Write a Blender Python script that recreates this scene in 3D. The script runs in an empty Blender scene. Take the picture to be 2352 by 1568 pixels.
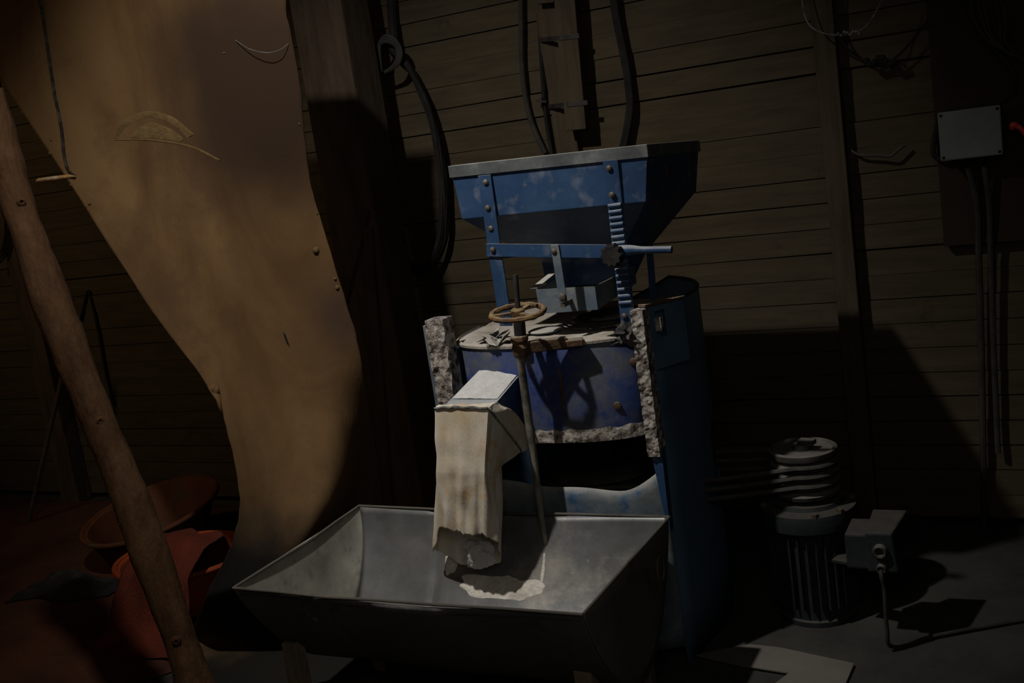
import bpy, bmesh, math, random
from mathutils import Vector, Matrix, noise
random.seed(7)
PI = math.pi
sc = bpy.context.scene
COL = sc.collection

# ------------------------------------------------------------------ camera
FPX = 2500.0; ROLL, PITCH, YAW = (math.radians(a) for a in (8.4, 10.5, 28.0)); EYE = Vector((0, 0, 1.6))
fh = Vector((-math.sin(YAW), math.cos(YAW), 0)); rh = Vector((math.cos(YAW), math.sin(YAW), 0)); UP = Vector((0, 0, 1))
FW = fh*math.cos(PITCH) - UP*math.sin(PITCH); U0 = fh*math.sin(PITCH) + UP*math.cos(PITCH)
IX = rh*math.cos(ROLL) - U0*math.sin(ROLL); IY = -rh*math.sin(ROLL) - U0*math.cos(ROLL)
cam = bpy.data.objects.new('camera', bpy.data.cameras.new('camera')); COL.objects.link(cam)
cam.data.sensor_width = 36; cam.data.lens = FPX/2352*36
R3 = Matrix((IX, -IY, -FW)).transposed()
cam.matrix_world = Matrix.Translation(EYE) @ R3.to_4x4()
sc.camera = cam
def at(px, py, Y):                      # world point seen at a pixel, on the plane y = Y
    d = FW + IX*(px-1176)/FPX + IY*(py-784)/FPX
    return EYE + d*(Y/d.y)

# ------------------------------------------------------------------ world, lights, exposure
w = bpy.data.worlds.new('world'); sc.world = w; w.use_nodes = True
w.node_tree.nodes['Background'].inputs[0].default_value = (1.0, .86, .7, 1)
w.node_tree.nodes['Background'].inputs[1].default_value = .012
def lamp(name, loc, energy, col, radius, spot=None, target=None, blend=.6):
    d = bpy.data.lights.new(name, 'SPOT' if spot else 'POINT'); d.energy = energy; d.color = col; d.shadow_soft_size = radius
    o = bpy.data.objects.new(name, d); COL.objects.link(o); o.location = loc
    if spot:
        d.spot_size = math.radians(spot); d.spot_blend = blend
        o.rotation_euler = (Vector(target)-Vector(loc)).to_track_quat('-Z', 'Y').to_euler()
    return o
lamp('shaded_lamp', (-1.89, 1.61, 3.2), 145, (1, .94, .87), .035, 82, (-2.0, 3.2, .9), .9)
lamp('mill_boost', (-1.89, 1.61, 3.2), 80, (.97, .98, 1), .035, 50, (-1.45, 2.75, .75), 1.0)  # added second beam from the same point to brighten the mill
lamp('left_orange_fill', (-3.9, .9, 1.9), 3.5, (1, .38, .1), .25)  # added orange fill for the floor and tubs at the left
lamp('left_wall_fill', (-4.7, 1.5, 2.7), 36, (1, .74, .42), .2, 75, (-4.2, 4.0, 1.3), .8)  # added warm fill that brings up the far left planks
lamp('front_fill', (-.1, .5, 1.9), 14, (1, .95, .88), .5)  # added fill near the camera for sides the main lamp misses
sc.view_settings.view_transform = 'Standard'; sc.view_settings.look = 'None'
sc.view_settings.exposure = 0; sc.view_settings.gamma = 1; sc.view_settings.use_curve_mapping = False

# ------------------------------------------------------------------ materials
def mat(name, stops, scale=6, rough=.75, metal=0, bump=.15, bscale=40, stretch=(1, 1, 1), detail=8, dust=0, dustcol=(.55, .5, .42), dustlow=.25, distort=0, spots=None):
    """stops: [(pos, rgb)...] over a noise; dust: flour settled on faces that look up; spots: (rgb, scale, threshold, softness)"""
    m = bpy.data.materials.new(name); m.use_nodes = True
    nt = m.node_tree; N = nt.nodes; L = nt.links; b = N['Principled BSDF']
    tc = N.new('ShaderNodeTexCoord'); mp = N.new('ShaderNodeMapping'); mp.inputs['Scale'].default_value = stretch
    L.new(tc.outputs['Object'], mp.inputs[0])
    n = N.new('ShaderNodeTexNoise'); n.inputs['Scale'].default_value = scale; n.inputs['Detail'].default_value = detail; n.inputs['Roughness'].default_value = .62
    n.inputs['Distortion'].default_value = distort
    L.new(mp.outputs[0], n.inputs['Vector'])
    r = N.new('ShaderNodeValToRGB'); e = r.color_ramp.elements
    while len(e) > 1: e.remove(e[-1])
    e[0].position = stops[0][0]; e[0].color = (*stops[0][1], 1)
    for p, c in stops[1:]: q = e.new(p); q.color = (*c, 1)
    L.new(n.outputs['Fac'], r.inputs[0]); out = r.outputs[0]
    def mix(fac, a, c):
        x = N.new('ShaderNodeMix'); x.data_type = 'RGBA'; L.new(fac, x.inputs[0]); L.new(a, x.inputs[6])
        if isinstance(c, tuple): x.inputs[7].default_value = (*c, 1)
        else: L.new(c, x.inputs[7])
        return x.outputs[2]
    def rng(src, a, c, lo=0, hi=1):
        x = N.new('ShaderNodeMapRange'); L.new(src, x.inputs[0]); x.inputs[1].default_value = a; x.inputs[2].default_value = c; x.inputs[3].default_value = lo; x.inputs[4].default_value = hi
        return x.outputs[0]
    if spots:
        for (c, s2, th, soft) in spots:
            n2 = N.new('ShaderNodeTexNoise'); n2.inputs['Scale'].default_value = s2; n2.inputs['Detail'].default_value = 9; n2.inputs['Roughness'].default_value = .7
            mp2 = N.new('ShaderNodeMapping'); mp2.inputs['Location'].default_value = (s2*1.3, 7.1, s2); L.new(tc.outputs['Object'], mp2.inputs[0]); L.new(mp2.outputs[0], n2.inputs['Vector'])
            out = mix(rng(n2.outputs['Fac'], th, th+soft), out, c)
    if dust:
        g = N.new('ShaderNodeNewGeometry'); sx = N.new('ShaderNodeSeparateXYZ'); L.new(g.outputs['Normal'], sx.inputs[0])
        n3 = N.new('ShaderNodeTexNoise'); n3.inputs['Scale'].default_value = 18; n3.inputs['Detail'].default_value = 6; L.new(tc.outputs['Object'], n3.inputs['Vector'])
        a = N.new('ShaderNodeMath'); a.operation = 'ADD'; L.new(rng(sx.outputs['Z'], dustlow, 1), a.inputs[0]); L.new(rng(n3.outputs['Fac'], .35, .75, -.25, .25), a.inputs[1])
        c2 = N.new('ShaderNodeMath'); c2.operation = 'MULTIPLY'; c2.use_clamp = True; L.new(a.outputs[0], c2.inputs[0]); c2.inputs[1].default_value = dust
        out = mix(c2.outputs[0], out, dustcol)
    L.new(out, b.inputs['Base Color'])
    b.inputs['Roughness'].default_value = rough; b.inputs['Metallic'].default_value = metal
    b.inputs['Specular IOR Level'].default_value = .3
    if bump:
        n4 = N.new('ShaderNodeTexNoise'); n4.inputs['Scale'].default_value = bscale; n4.inputs['Detail'].default_value = 6; L.new(mp.outputs[0], n4.inputs['Vector'])
        bp = N.new('ShaderNodeBump'); bp.inputs['Strength'].default_value = bump; bp.inputs['Distance'].default_value = .01
        L.new(n4.outputs['Fac'], bp.inputs['Height']); L.new(bp.outputs[0], b.inputs['Normal'])
    return m
M = {}
M['plank'] = mat('plank_wood', [(.3, (.038, .029, .016)), (.5, (.053, .040, .022)), (.7, (.067, .052, .029))], 3, .9, bump=.12, bscale=14, stretch=(1.2, 1, 9), spots=[((.03, .02, .012), 7, .62, .12)])
M['gap'] = mat('dark_gap', [(.4, (.006, .005, .004)), (.6, (.012, .01, .008))], 5, .95, bump=0)
M['post'] = mat('post_wood', [(.3, (.033, .024, .014)), (.6, (.06, .045, .026))], 4, .9, bump=.3, bscale=25, stretch=(8, 8, .8))
M['beam'] = mat('beam_wood', [(.3, (.03, .02, .012)), (.6, (.065, .045, .028))], 4, .92, bump=.4, bscale=25, stretch=(6, 6, .8))
M['floor'] = mat('dusty_floor', [(.3, (.02, .0185, .016)), (.6, (.042, .039, .033))], 3, .95, bump=.35, bscale=30, spots=[((.03, .027, .022), 4, .58, .1)])
M['earth'] = mat('red_earth', [(.3, (.028, .009, .004)), (.65, (.075, .026, .01))], 2.4, .95, bump=.4, bscale=26)
M['pole'] = mat('peeled_log', [(.28, (.028, .011, .004)), (.45, (.062, .027, .009)), (.6, (.085, .042, .015)), (.75, (.06, .022, .007))], 5, .85, bump=.5, bscale=24, stretch=(4, 4, .9), spots=[((.022, .011, .005), 9, .62, .08)])
M['tarp'] = mat('floury_sheet', [(.28, (.068, .034, .011)), (.42, (.098, .052, .019)), (.58, (.135, .077, .029)), (.75, (.165, .1, .042))], 1.6, .9, bump=.12, bscale=70, stretch=(1.6, 1.6, .5), detail=5, distort=.8, spots=[((.07, .037, .016), 2.2, .56, .2), ((.2, .15, .09), 4, .66, .2)])
M['tarpdust'] = mat('sheet_crust', [(.35, (.085, .052, .017)), (.6, (.125, .08, .03))], 30, .95, bump=.6, bscale=80)
M['blue'] = mat('blue_paint', [(.3, (.012, .031, .072)), (.5, (.017, .045, .105)), (.68, (.028, .062, .125))], 5, .5, bump=.1, bscale=30, dust=.8, dustlow=.3, dustcol=(.4, .4, .38), spots=[((.14, .15, .15), 11, .63, .14), ((.07, .05, .03), 24, .68, .05)])
M['bluedrum'] = mat('drum_blue_paint', [(.3, (.014, .026, .09)), (.5, (.022, .042, .15)), (.7, (.045, .07, .17))], 6, .55, bump=.12, bscale=35, dust=.4, dustlow=.3, spots=[((.085, .09, .095), 6, .44, .2), ((.13, .12, .11), 17, .6, .12), ((.14, .075, .03), 26, .7, .04)])
M['bluedark'] = mat('shell_blue_paint', [(.3, (.045, .085, .13)), (.6, (.07, .125, .19))], 5, .5, bump=.1, bscale=30, spots=[((.05, .055, .055), 12, .62, .1)])
M['greyblue'] = mat('faded_blue_paint', [(.35, (.05, .08, .12)), (.5, (.1, .125, .14)), (.68, (.15, .155, .15))], 7, .6, bump=.12, bscale=30, dust=.7, dustlow=.3, spots=[((.03, .07, .14), 9, .56, .12)])
M['rim'] = mat('worn_rim', [(.35, (.05, .055, .055)), (.6, (.1, .11, .11))], 9, .6, bump=.15, dust=.5, spots=[((.2, .2, .19), 22, .64, .08)])
M['crust'] = mat('flour_crusted_iron', [(.38, (.05, .035, .028)), (.47, (.2, .17, .14)), (.6, (.36, .33, .29))], 42, .9, bump=1, bscale=55, spots=[((.03, .022, .02), 28, .56, .06), ((.03, .05, .16), 13, .64, .06)])
M['rust'] = mat('rusty_iron', [(.35, (.05, .03, .018)), (.6, (.13, .075, .035))], 18, .7, metal=.3, bump=.4, bscale=60, dust=.35)
M['yellowrust'] = mat('worn_yellow_wheel', [(.38, (.045, .025, .014)), (.5, (.12, .06, .02)), (.62, (.2, .13, .05))], 24, .7, bump=.3, bscale=60, dust=.35, dustcol=(.3, .25, .15))
M['rod'] = mat('grimy_rod', [(.35, (.08, .075, .06)), (.6, (.22, .2, .16))], 20, .6, metal=.3, bump=.2)
M['darkiron'] = mat('dark_iron', [(.35, (.018, .016, .015)), (.65, (.05, .045, .04))], 12, .6, metal=.3, bump=.2)
M['bolt'] = mat('bolt_head', [(.35, (.06, .045, .035)), (.65, (.16, .13, .1))], 30, .6, metal=.4, bump=.2)
M['galv'] = mat('dull_zinc', [(.3, (.07, .074, .07)), (.5, (.108, .111, .11)), (.68, (.165, .163, .166))], 3.5, .42, metal=.35, bump=.2, bscale=9, dust=.25, dustlow=.1, dustcol=(.34, .33, .3), spots=[((.06, .06, .056), 5, .56, .14), ((.34, .31, .26), 2.6, .5, .2), ((.32, .3, .26), 30, .66, .05)])
M['galvlit'] = mat('lit_zinc', [(.3, (.16, .155, .125)), (.5, (.3, .29, .24)), (.68, (.42, .41, .35))], 5, .8, metal=0, bump=.15, bscale=14, spots=[((.1, .095, .075), 8, .56, .14)])  # paler zinc: light on the left end plate is put into the colour
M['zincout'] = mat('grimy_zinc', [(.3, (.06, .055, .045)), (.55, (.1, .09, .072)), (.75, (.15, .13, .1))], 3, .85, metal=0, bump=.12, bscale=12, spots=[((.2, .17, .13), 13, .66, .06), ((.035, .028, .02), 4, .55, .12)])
M['flour'] = mat('flour', [(.3, (.42, .38, .32)), (.6, (.62, .58, .5))], 20, 1, bump=.8, bscale=70)
M['flourwhite'] = mat('fresh_flour', [(.3, (.43, .42, .4)), (.6, (.53, .52, .5))], 25, 1, bump=.5, bscale=90)
M['flourtop'] = mat('settled_flour', [(.3, (.14, .11, .085)), (.42, (.3, .26, .21)), (.65, (.4, .37, .32))], 11, 1, bump=.35, bscale=50)
M['cloth'] = mat('stained_cotton', [(.3, (.44, .33, .19)), (.45, (.52, .45, .34)), (.6, (.62, .57, .49)), (.75, (.52, .49, .45))], 4.5, .95, bump=.12, bscale=140, stretch=(1.6, 1.6, .6), distort=.3, spots=[((.32, .29, .26), 7, .56, .16), ((.5, .3, .1), 6, .56, .14)])
M['string'] = mat('grey_string', [(.4, (.1, .11, .1)), (.6, (.2, .2, .17))], 60, .9, bump=.3)
M['rubber'] = mat('black_rubber', [(.35, (.006, .006, .0055)), (.65, (.016, .015, .013))], 12, .9, bump=.1)
M['greycable'] = mat('grey_cable', [(.35, (.02, .019, .016)), (.65, (.04, .037, .03))], 15, .85, bump=.1)
M['belt'] = mat('dusty_belt', [(.35, (.016, .015, .013)), (.65, (.04, .037, .03))], 12, .8, bump=.2, dust=.6, dustcol=(.12, .11, .09))
M['motor'] = mat('motor_paint', [(.35, (.009, .011, .012)), (.65, (.018, .021, .024))], 8, .7, bump=.15, dust=.9, dustcol=(.06, .053, .045), dustlow=.4)
M['pulley'] = mat('pulley_iron', [(.35, (.05, .045, .04)), (.65, (.04, .036, .03))], 8, .75, metal=.1, bump=.15, dust=.8, dustcol=(.17, .155, .14), dustlow=.5)
M['boxgrey'] = mat('grey_plastic', [(.35, (.11, .12, .12)), (.65, (.15, .16, .155))], 6, .6, bump=.05)
M['redcable'] = mat('red_cable', [(.4, (.35, .03, .02)), (.6, (.45, .045, .03))], 9, .5, bump=.05)
M['board'] = mat('brown_board', [(.35, (.016, .009, .005)), (.65, (.026, .015, .009))], 4, .85, bump=.1)
M['tub'] = mat('orange_tub', [(.35, (.2, .035, .008)), (.65, (.3, .055, .012))], 6, .6, bump=.1, spots=[((.1, .03, .015), 9, .58, .1)])
M['tub2'] = mat('dull_orange_tub', [(.35, (.06, .018, .006)), (.65, (.1, .032, .01))], 6, .65, bump=.1, spots=[((.05, .06, .03), 6, .55, .1)])
M['sack'] = mat('red_sack', [(.35, (.07, .012, .005)), (.65, (.12, .02, .007))], 7, .9, bump=.6, bscale=120)
M['blackrag'] = mat('black_rag', [(.4, (.012, .011, .01)), (.6, (.03, .027, .025))], 8, .95, bump=.3)
M['ragdark'] = mat('grey_rag', [(.4, (.03, .028, .027)), (.6, (.09, .085, .08))], 20, .95, bump=.5)
M['scrap'] = mat('floury_plastic_scrap', [(.35, (.08, .08, .08)), (.6, (.26, .25, .23))], 22, .7, bump=.3, dust=.5)
M['legwood'] = mat('trough_leg_wood', [(.35, (.14, .1, .06)), (.65, (.24, .18, .12))], 6, .9, bump=.4, stretch=(6, 6, 1))
M['pegwood'] = mat('pale_peg', [(.35, (.3, .15, .04)), (.5, (.42, .27, .11)), (.65, (.5, .46, .4))], 30, .7, bump=.2)
M['floorpatch'] = mat('pale_patch', [(.35, (.1, .09, .075)), (.65, (.14, .125, .105))], 4, .9, bump=.1)
M['rope'] = mat('dark_rope', [(.35, (.014, .011, .009)), (.5, (.03, .024, .018)), (.65, (.075, .06, .042))], 30, .95, bump=.5, bscale=200)
M['web'] = mat('cobweb', [(.4, (.07, .07, .068)), (.6, (.16, .155, .15))], 30, .9, bump=.1)

# ------------------------------------------------------------------ mesh helpers
def V(*a): return Vector(a if len(a) > 1 else a[0])
def face(bm, pts): return bm.faces.new([bm.verts.new(p) for p in pts])
def hexa(bm, p):                       # 8 points: bottom 4 (ccw), top 4
    v = [bm.verts.new(q) for q in p]
    for f in ((0, 3, 2, 1), (4, 5, 6, 7), (0, 1, 5, 4), (1, 2, 6, 5), (2, 3, 7, 6), (3, 0, 4, 7)): bm.faces.new([v[i] for i in f])
def box(bm, x0, x1, y0, y1, z0, z1):
    hexa(bm, [(x0, y0, z0), (x1, y0, z0), (x1, y1, z0), (x0, y1, z0), (x0, y0, z1), (x1, y0, z1), (x1, y1, z1), (x0, y1, z1)])
def bar(bm, a, b, wd, th, side=None):  # rectangular bar from a to b; width along `side`, thickness across
    a, b = V(a), V(b); d = (b-a).normalized(); s = V(side) if side else d.cross(UP)
    s = (s - d*s.dot(d)).normalized()*wd/2; t = d.cross(s).normalized()*th/2
    hexa(bm, [a-s-t, a+s-t, a+s+t, a-s+t, b-s-t, b+s-t, b+s+t, b-s+t])
def rings(bm, rr, closed=True, caps=True):
    vs = [[bm.verts.new(p) for p in r] for r in rr]; n = len(vs[0])
    for a, b in zip(vs, vs[1:]):
        for i in range(n if closed else n-1): bm.faces.new([a[i], a[(i+1) % n], b[(i+1) % n], b[i]])
    if caps and closed:
        bm.faces.new(list(reversed(vs[0]))); bm.faces.new(vs[-1])
    return vs
def tube(bm, pts, r, n=8, caps=True):
    pts = [V(p) for p in pts]; rr = []; u = None
    for i, p in enumerate(pts):
        d = (pts[min(i+1, len(pts)-1)]-pts[max(i-1, 0)]).normalized()
        if u is None: u = d.cross(UP if abs(d.z) < .9 else V(1, 0, 0)).normalized()
        u = (u-d*u.dot(d)).normalized(); v = d.cross(u)
        q = r[i] if isinstance(r, (list, tuple)) else r
        rr.append([p+(u*math.cos(2*PI*k/n)+v*math.sin(2*PI*k/n))*q for k in range(n)])
    rings(bm, rr, True, caps)
def lathe(bm, c, prof, n=40, axis=(0, 0, 1), caps=True):   # prof [(r, h)...]
    c = V(c); a = V(axis).normalized(); u = a.cross(V(0, 1, 0) if abs(a.y) < .9 else V(1, 0, 0)).normalized(); v = a.cross(u)
    rings(bm, [[c+a*h+(u*math.cos(2*PI*k/n)+v*math.sin(2*PI*k/n))*max(r, 1e-4) for k in range(n)] for r, h in prof], True, caps)
def spline(pts, n=8):                  # Catmull-Rom
    pts = [V(p) for p in pts]; out = []
    for i in range(len(pts)-1):
        p0, p1, p2, p3 = pts[max(i-1, 0)], pts[i], pts[i+1], pts[min(i+2, len(pts)-1)]
        for k in range(n):
            t = k/n; out.append(.5*((2*p1)+(p2-p0)*t+(2*p0-5*p1+4*p2-p3)*t*t+(3*p1-p0-3*p2+p3)*t**3))
    return out+[pts[-1]]
def grid(bm, f, nu, nv):
    vs = [[bm.verts.new(f(i/nu, j/nv)) for i in range(nu+1)] for j in range(nv+1)]
    for j in range(nv):
        for i in range(nu): bm.faces.new([vs[j][i], vs[j][i+1], vs[j+1][i+1], vs[j+1][i]])
    return vs
def root(name, label, cat, loc=(0, 0, 0), group=None):
    o = bpy.data.objects.new(name, None); COL.objects.link(o); o.location = loc; o.empty_display_size = .05
    o['label'] = label; o['category'] = cat
    if group: o['group'] = group
    return o
def world_loc(o):
    p = V(0, 0, 0)
    while o: p = p+o.location; o = o.parent
    return p
def obj(name, bm, m, parent=None, smooth=False, bevel=0, solid=0, sub=0, label=None, origin=None):
    """vertices are given in world space; the object's origin goes to `origin` (or its parent's)"""
    bmesh.ops.recalc_face_normals(bm, faces=bm.faces)
    base = world_loc(parent) if parent else V(0, 0, 0)
    og = V(origin) if origin else base
    bmesh.ops.translate(bm, verts=bm.verts, vec=-og)
    me = bpy.data.meshes.new(name); bm.to_mesh(me); bm.free()
    me.materials.append(M[m])
    if smooth:
        for p in me.polygons: p.use_smooth = True
    o = bpy.data.objects.new(name, me); COL.objects.link(o); o.parent = parent; o.location = og-base
    if solid: q = o.modifiers.new('s', 'SOLIDIFY'); q.thickness = solid; q.offset = 0
    if bevel: q = o.modifiers.new('b', 'BEVEL'); q.width = bevel; q.segments = 2; q.limit_method = 'ANGLE'
    if sub: q = o.modifiers.new('u', 'SUBSURF'); q.levels = sub; q.render_levels = sub
    if smooth and (bevel or not sub):
        try: me.set_sharp_from_angle(angle=math.radians(38))
        except Exception: pass
    if label: o['label'] = label
    return o
def tag(o, label, cat, group=None, kind=None):
    o['label'] = label; o['category'] = cat
    if group: o['group'] = group
    if kind: o['kind'] = kind
    return o
def struct(name, bm, m, **k):
    o = obj(name, bm, m, **k); o['kind'] = 'structure'; return o
B = bmesh.new
def nz(p, s=1, o=0): return noise.noise(V(p)*s+V(o, o*1.7, o*.3))

# ------------------------------------------------------------------ setting
WY = 4.0
bm = B(); box(bm, -6.2, 1.2, WY+.024, WY+.06, 0, 4.6); 
for k in range(-4, 47):
    z0 = .388+.0909*k; xs = [-6.2+7.4*i_/8 for i_ in range(9)]
    off = [random.uniform(-.0022, .0022) for _ in xs]; g0 = random.choice((.004, .006, .009, .012)); gp = [g0*random.uniform(.55, 1.3) for _ in xs]; t = random.uniform(-.003, .003)
    if z0+.0909 < .03: continue
    rr_ = []
    for i_, x in enumerate(xs):
        lo, hi = max(.001, z0+off[i_]+gp[i_]/2), z0+.0909+off[i_]*.5
        rr_.append([V(x, WY+t, lo), V(x, WY+t+.003*math.sin(i_*2.1+k), hi), V(x, WY+.022, hi), V(x, WY+.022, lo)])
    rings(bm, rr_, True, True)
wall = struct('wall_back', bm, 'plank'); wall.data.materials.append(M['gap'])
for p in wall.data.polygons:
    if p.index < 6: p.material_index = 1
bm = B(); grid(bm, lambda u, v: V(-6.2+7.4*u, .2+3.86*v, .004*nz((u*30, v*18, 0))-.004), 90, 50)
struct('floor', bm, 'floor', smooth=True)
bm = B(); box(bm, -6.2, 1.2, -1, WY+.06, 4.6, 4.65); struct('ceiling', bm, 'beam')
bm = B(); box(bm, -6.24, -6.2, .2, WY+.06, 0, 4.6); struct('wall_left', bm, 'beam')
bm = B(); box(bm, 1.2, 1.24, -1, WY+.06, 0, 4.6); struct('wall_right', bm, 'beam')
# red earth spread over the floor at the left (a raised strip with a ragged edge)
def earth(u, v):
    y = .25+3.7*v; x1 = -2.75+.25*nz((y*2, 0, 3))
    return V(-6.15+(x1+6.15)*u, y, .012*min(1, (1-u)*12)*(1 if 0 < v < 1 else 0)+.006*nz((u*14, v*14, 5))*min(1, (1-u)*12)+.001)
bm = B(); grid(bm, earth, 60, 60)
o = tag(obj('red_earth', bm, 'earth', smooth=True), 'reddish brown loose earth spread on the floor at the left, under the tubs', 'earth', kind='stuff')
# posts fixed to the wall
bm = B(); bar(bm, (-.727, WY-.035, 0), (-.727, WY-.035, 4.6), .075, .06, (1, 0, 0)); struct('trim_1', bm, 'post', bevel=.004)
bm = B(); bar(bm, (-4.93, WY-.05, 0), (-4.9, WY-.05, 4.6), .14, .09, (1, 0, 0)); struct('trim_2', bm, 'beam', bevel=.005)
# heavy post behind the sheet, with a leaning lath
bm = B(); bar(bm, (-2.58, 3.74, 0), (-2.58, 3.74, 4.6), .24, .2, (1, 0, 0))
tag(obj('timber_post', bm, 'beam', bevel=.008, origin=(-2.58, 3.74, 0)), 'thick dark timber post just right of the hanging floury sheet', 'post')
bm = B(); p_, q_ = at(845, 520, 3.5), at(893, 1165, 3.35); bar(bm, p_, p_+(q_-p_)*(p_.z-.002)/(p_.z-q_.z), .045, .02, (1, 0, 0))
tag(obj('thin_lath', bm, 'beam', bevel=.002), 'thin dark wooden lath leaning in the shadow behind the sheet, left of the mill', 'lath')
bm = B(); bar(bm, at(838, 480, 3.52), at(770, 760, 3.42), .05, .025, (1, 0, 0))
tag(obj('diagonal_brace', bm, 'beam', bevel=.002), 'short dark wooden brace running diagonally at the thick timber post', 'brace')

# ------------------------------------------------------------------ GRAIN MILL
mx, my = -1.42, 3.13
mill = root('grain_mill', 'blue painted grain mill with a square hopper, handwheel and outlet chute', 'mill', (mx, my, 0))
# outer shell: right side plate, flaring to the round back
def shell_pts():
    P = [V(-1.078, 2.835, 0), V(-1.062, 2.90, 0), V(-1.050, 2.98, 0), V(-1.043, 3.06, 0)]
    for k in range(0, 33):
        a = math.radians(k*188/32); P.append(V(mx+.38*math.cos(a), 3.16+.385*math.sin(a), 0))
    P += [V(-1.80, 2.95, 0), V(-1.775, 2.84, 0)]
    return P
SP = shell_pts(); zs = [0, .2, .4, .44, .60, .66, .8, .95, 1.062]
def rimz(i): return 1.062 if i < 14 else 1.062-.085*min(1, (i-14)/5)
bm = B(); vs = [[bm.verts.new(p+V(0, 0, min(z, rimz(i)))) for i, p in enumerate(SP)] for z in zs]
for j in range(len(zs)-1):
    for i in range(len(SP)-1):
        if 3 <= j <= 3 and 5 <= i <= 16: continue      # slot the belts run through, on the far side
        bm.faces.new([vs[j][i], vs[j][i+1], vs[j+1][i+1], vs[j+1][i]])
obj('outer_shell', bm, 'bluedark', mill, smooth=True, solid=.006)
bm = B(); tube(bm, [p+V(0, 0, rimz(i+2)+.002) for i, p in enumerate(SP[2:-1])], .006, 6); obj('shell_rim', bm, 'darkiron', mill, smooth=True)
# wing plate standing proud of the shell's front right edge, with its slot
bm = B(); a, b = V(-1.077, 2.822, 0), V(-1.006, 2.965, 0)
for z0, z1, s0, s1 in ((.90, 1.085, 0, .26), (.90, 1.085, .52, 1), (1.065, 1.085, .26, .52), (.90, .99, .26, .52)):
    p, q = a+(b-a)*s0, a+(b-a)*s1; n = V(.85, -.52, 0)*.004
    hexa(bm, [p+n+UP*z0, q+n+UP*z0, q-n+UP*z0, p-n+UP*z0, p+n+UP*z1, q+n+UP*z1, q-n+UP*z1, p-n+UP*z1])
obj('corner_plate', bm, 'bluedark', mill, bevel=.001)
bm = B(); n = V(.85, -.52, 0)*.012; hexa(bm, [a+n+UP*1.086, b+n+UP*1.08, b-n+UP*1.08, a-n*1.6+UP*1.086, a+n+UP*1.094, b+n+UP*1.088, b-n+UP*1.088, a-n*1.6+UP*1.094])
obj('plate_cap', bm, 'rust', mill, bevel=.001)
bm = B(); c = at(1514, 743, 2.865); box(bm, c.x-.009, c.x+.010, c.y-.012, c.y+.01, c.z-.02, c.z+.02); obj('slot_tab', bm, 'crust', mill, bevel=.002)
# posts (angle iron caked with old flour)
def crusty(x0, x1, y0, y1, z0, z1, n=26, amp=.006, seed=0):
    bm = B(); box(bm, x0, x1, y0, y1, z0, z1)
    bmesh.ops.subdivide_edges(bm, edges=[e for e in bm.edges if abs((e.verts[0].co-e.verts[1].co).z) > .1], cuts=n*2)
    bmesh.ops.subdivide_edges(bm, edges=[e for e in bm.edges if abs((e.verts[0].co-e.verts[1].co).z) < .001], cuts=3, use_grid_fill=True)
    for v in bm.verts:
        k = nz(v.co, 38, seed)+.5*nz(v.co, 80, seed); v.co += V(nz(v.co, 60, seed+3)*.4, -abs(k)*1.2, 0)*amp*(1 if v.co.z < z1-.03 else .3)
    return bm
obj('corner_post', crusty(-1.775, -1.712, 2.795, 2.855, 0, 1.092, amp=.012, seed=2), 'crust', mill, label='left corner post caked with lumpy old flour')
obj('corner_post', crusty(-1.103, -1.066, 2.79, 2.84, .66, 1.083, amp=.008, seed=5), 'crust', mill)
bm = B(); hexa(bm, [(-1.074, 2.80, .43), (-1.068, 2.80, .43), (-1.068, 2.83, .43), (-1.074, 2.83, .43), (-1.098, 2.80, .68), (-1.064, 2.80, .68), (-1.064, 2.83, .68), (-1.098, 2.83, .68)]); obj('post_foot', bm, 'blue', mill)
bm = B(); box(bm, -1.79, -1.77, 2.80, 2.92, .0, 1.075); obj('side_flange', bm, 'greyblue', mill, bevel=.002)
# drum (millstone casing)
def foot(a, k=1.0):
    c, s_ = math.cos(a), math.sin(a); f = (abs(c)**4.2+abs(s_)**4.2)**(-1/4.2)
    y = .335*f*s_
    if y < 0: y += .05*(f*c)**2                      # the front bows outward
    return V(mx-.005+.345*f*c*k, my+y*k, 0)
bm = B(); rings(bm, [[foot(2*PI*i/96, k)+UP*z for i in range(96)] for k, z in ((.9, .70), (.985, .70), (1, .72), (1, .985), (.985, 1.0), (.9, 1.0))]); obj('drum', bm, 'bluedrum', mill, smooth=True)
def topf(u, v):
    a = 2*PI*u; r = .3*v; q = foot(a, v*1.012); x, y = q.x, q.y
    z = 1.006+.005*nz((x*7, y*7, 0))+.0015*nz((x*40, y*40, 2))
    if v > .9: z -= (v-.9)*.12
    if r < .13: z -= .0
    return V(x, y, z)
bm = B(); grid(bm, topf, 72, 22); bmesh.ops.remove_doubles(bm, verts=bm.verts, dist=1e-5); obj('flour_covered_lid', bm, 'flourtop', mill, smooth=True)
bm = B(); lathe(bm, (-1.27, 3.07, 1.0), [(.11, 0), (.125, .0), (.127, .026), (.112, .03), (.105, .006), (.0, .004)], 40); obj('feed_collar', bm, 'darkiron', mill, smooth=True)
bm = B()
for k in range(3):
    tube(bm, [V(-1.27+(.145+.012*k)*math.cos(t), 3.07+(.15+.012*k)*math.sin(t), 1.026-.003*k+.002*math.sin(9*t)) for t in [math.radians(-150+i*6+8*k) for i in range(24)]], .0026, 6)
obj('wire_band', bm, 'darkiron', mill, smooth=True)
bm = B(); lathe(bm, (-1.44, 2.93, 1.012), [(.001, 0), (.05, 0), (.052, .004), (.046, .007), (.001, .008)], 28); obj('lid_plate', bm, 'greyblue', mill, smooth=True)
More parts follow.
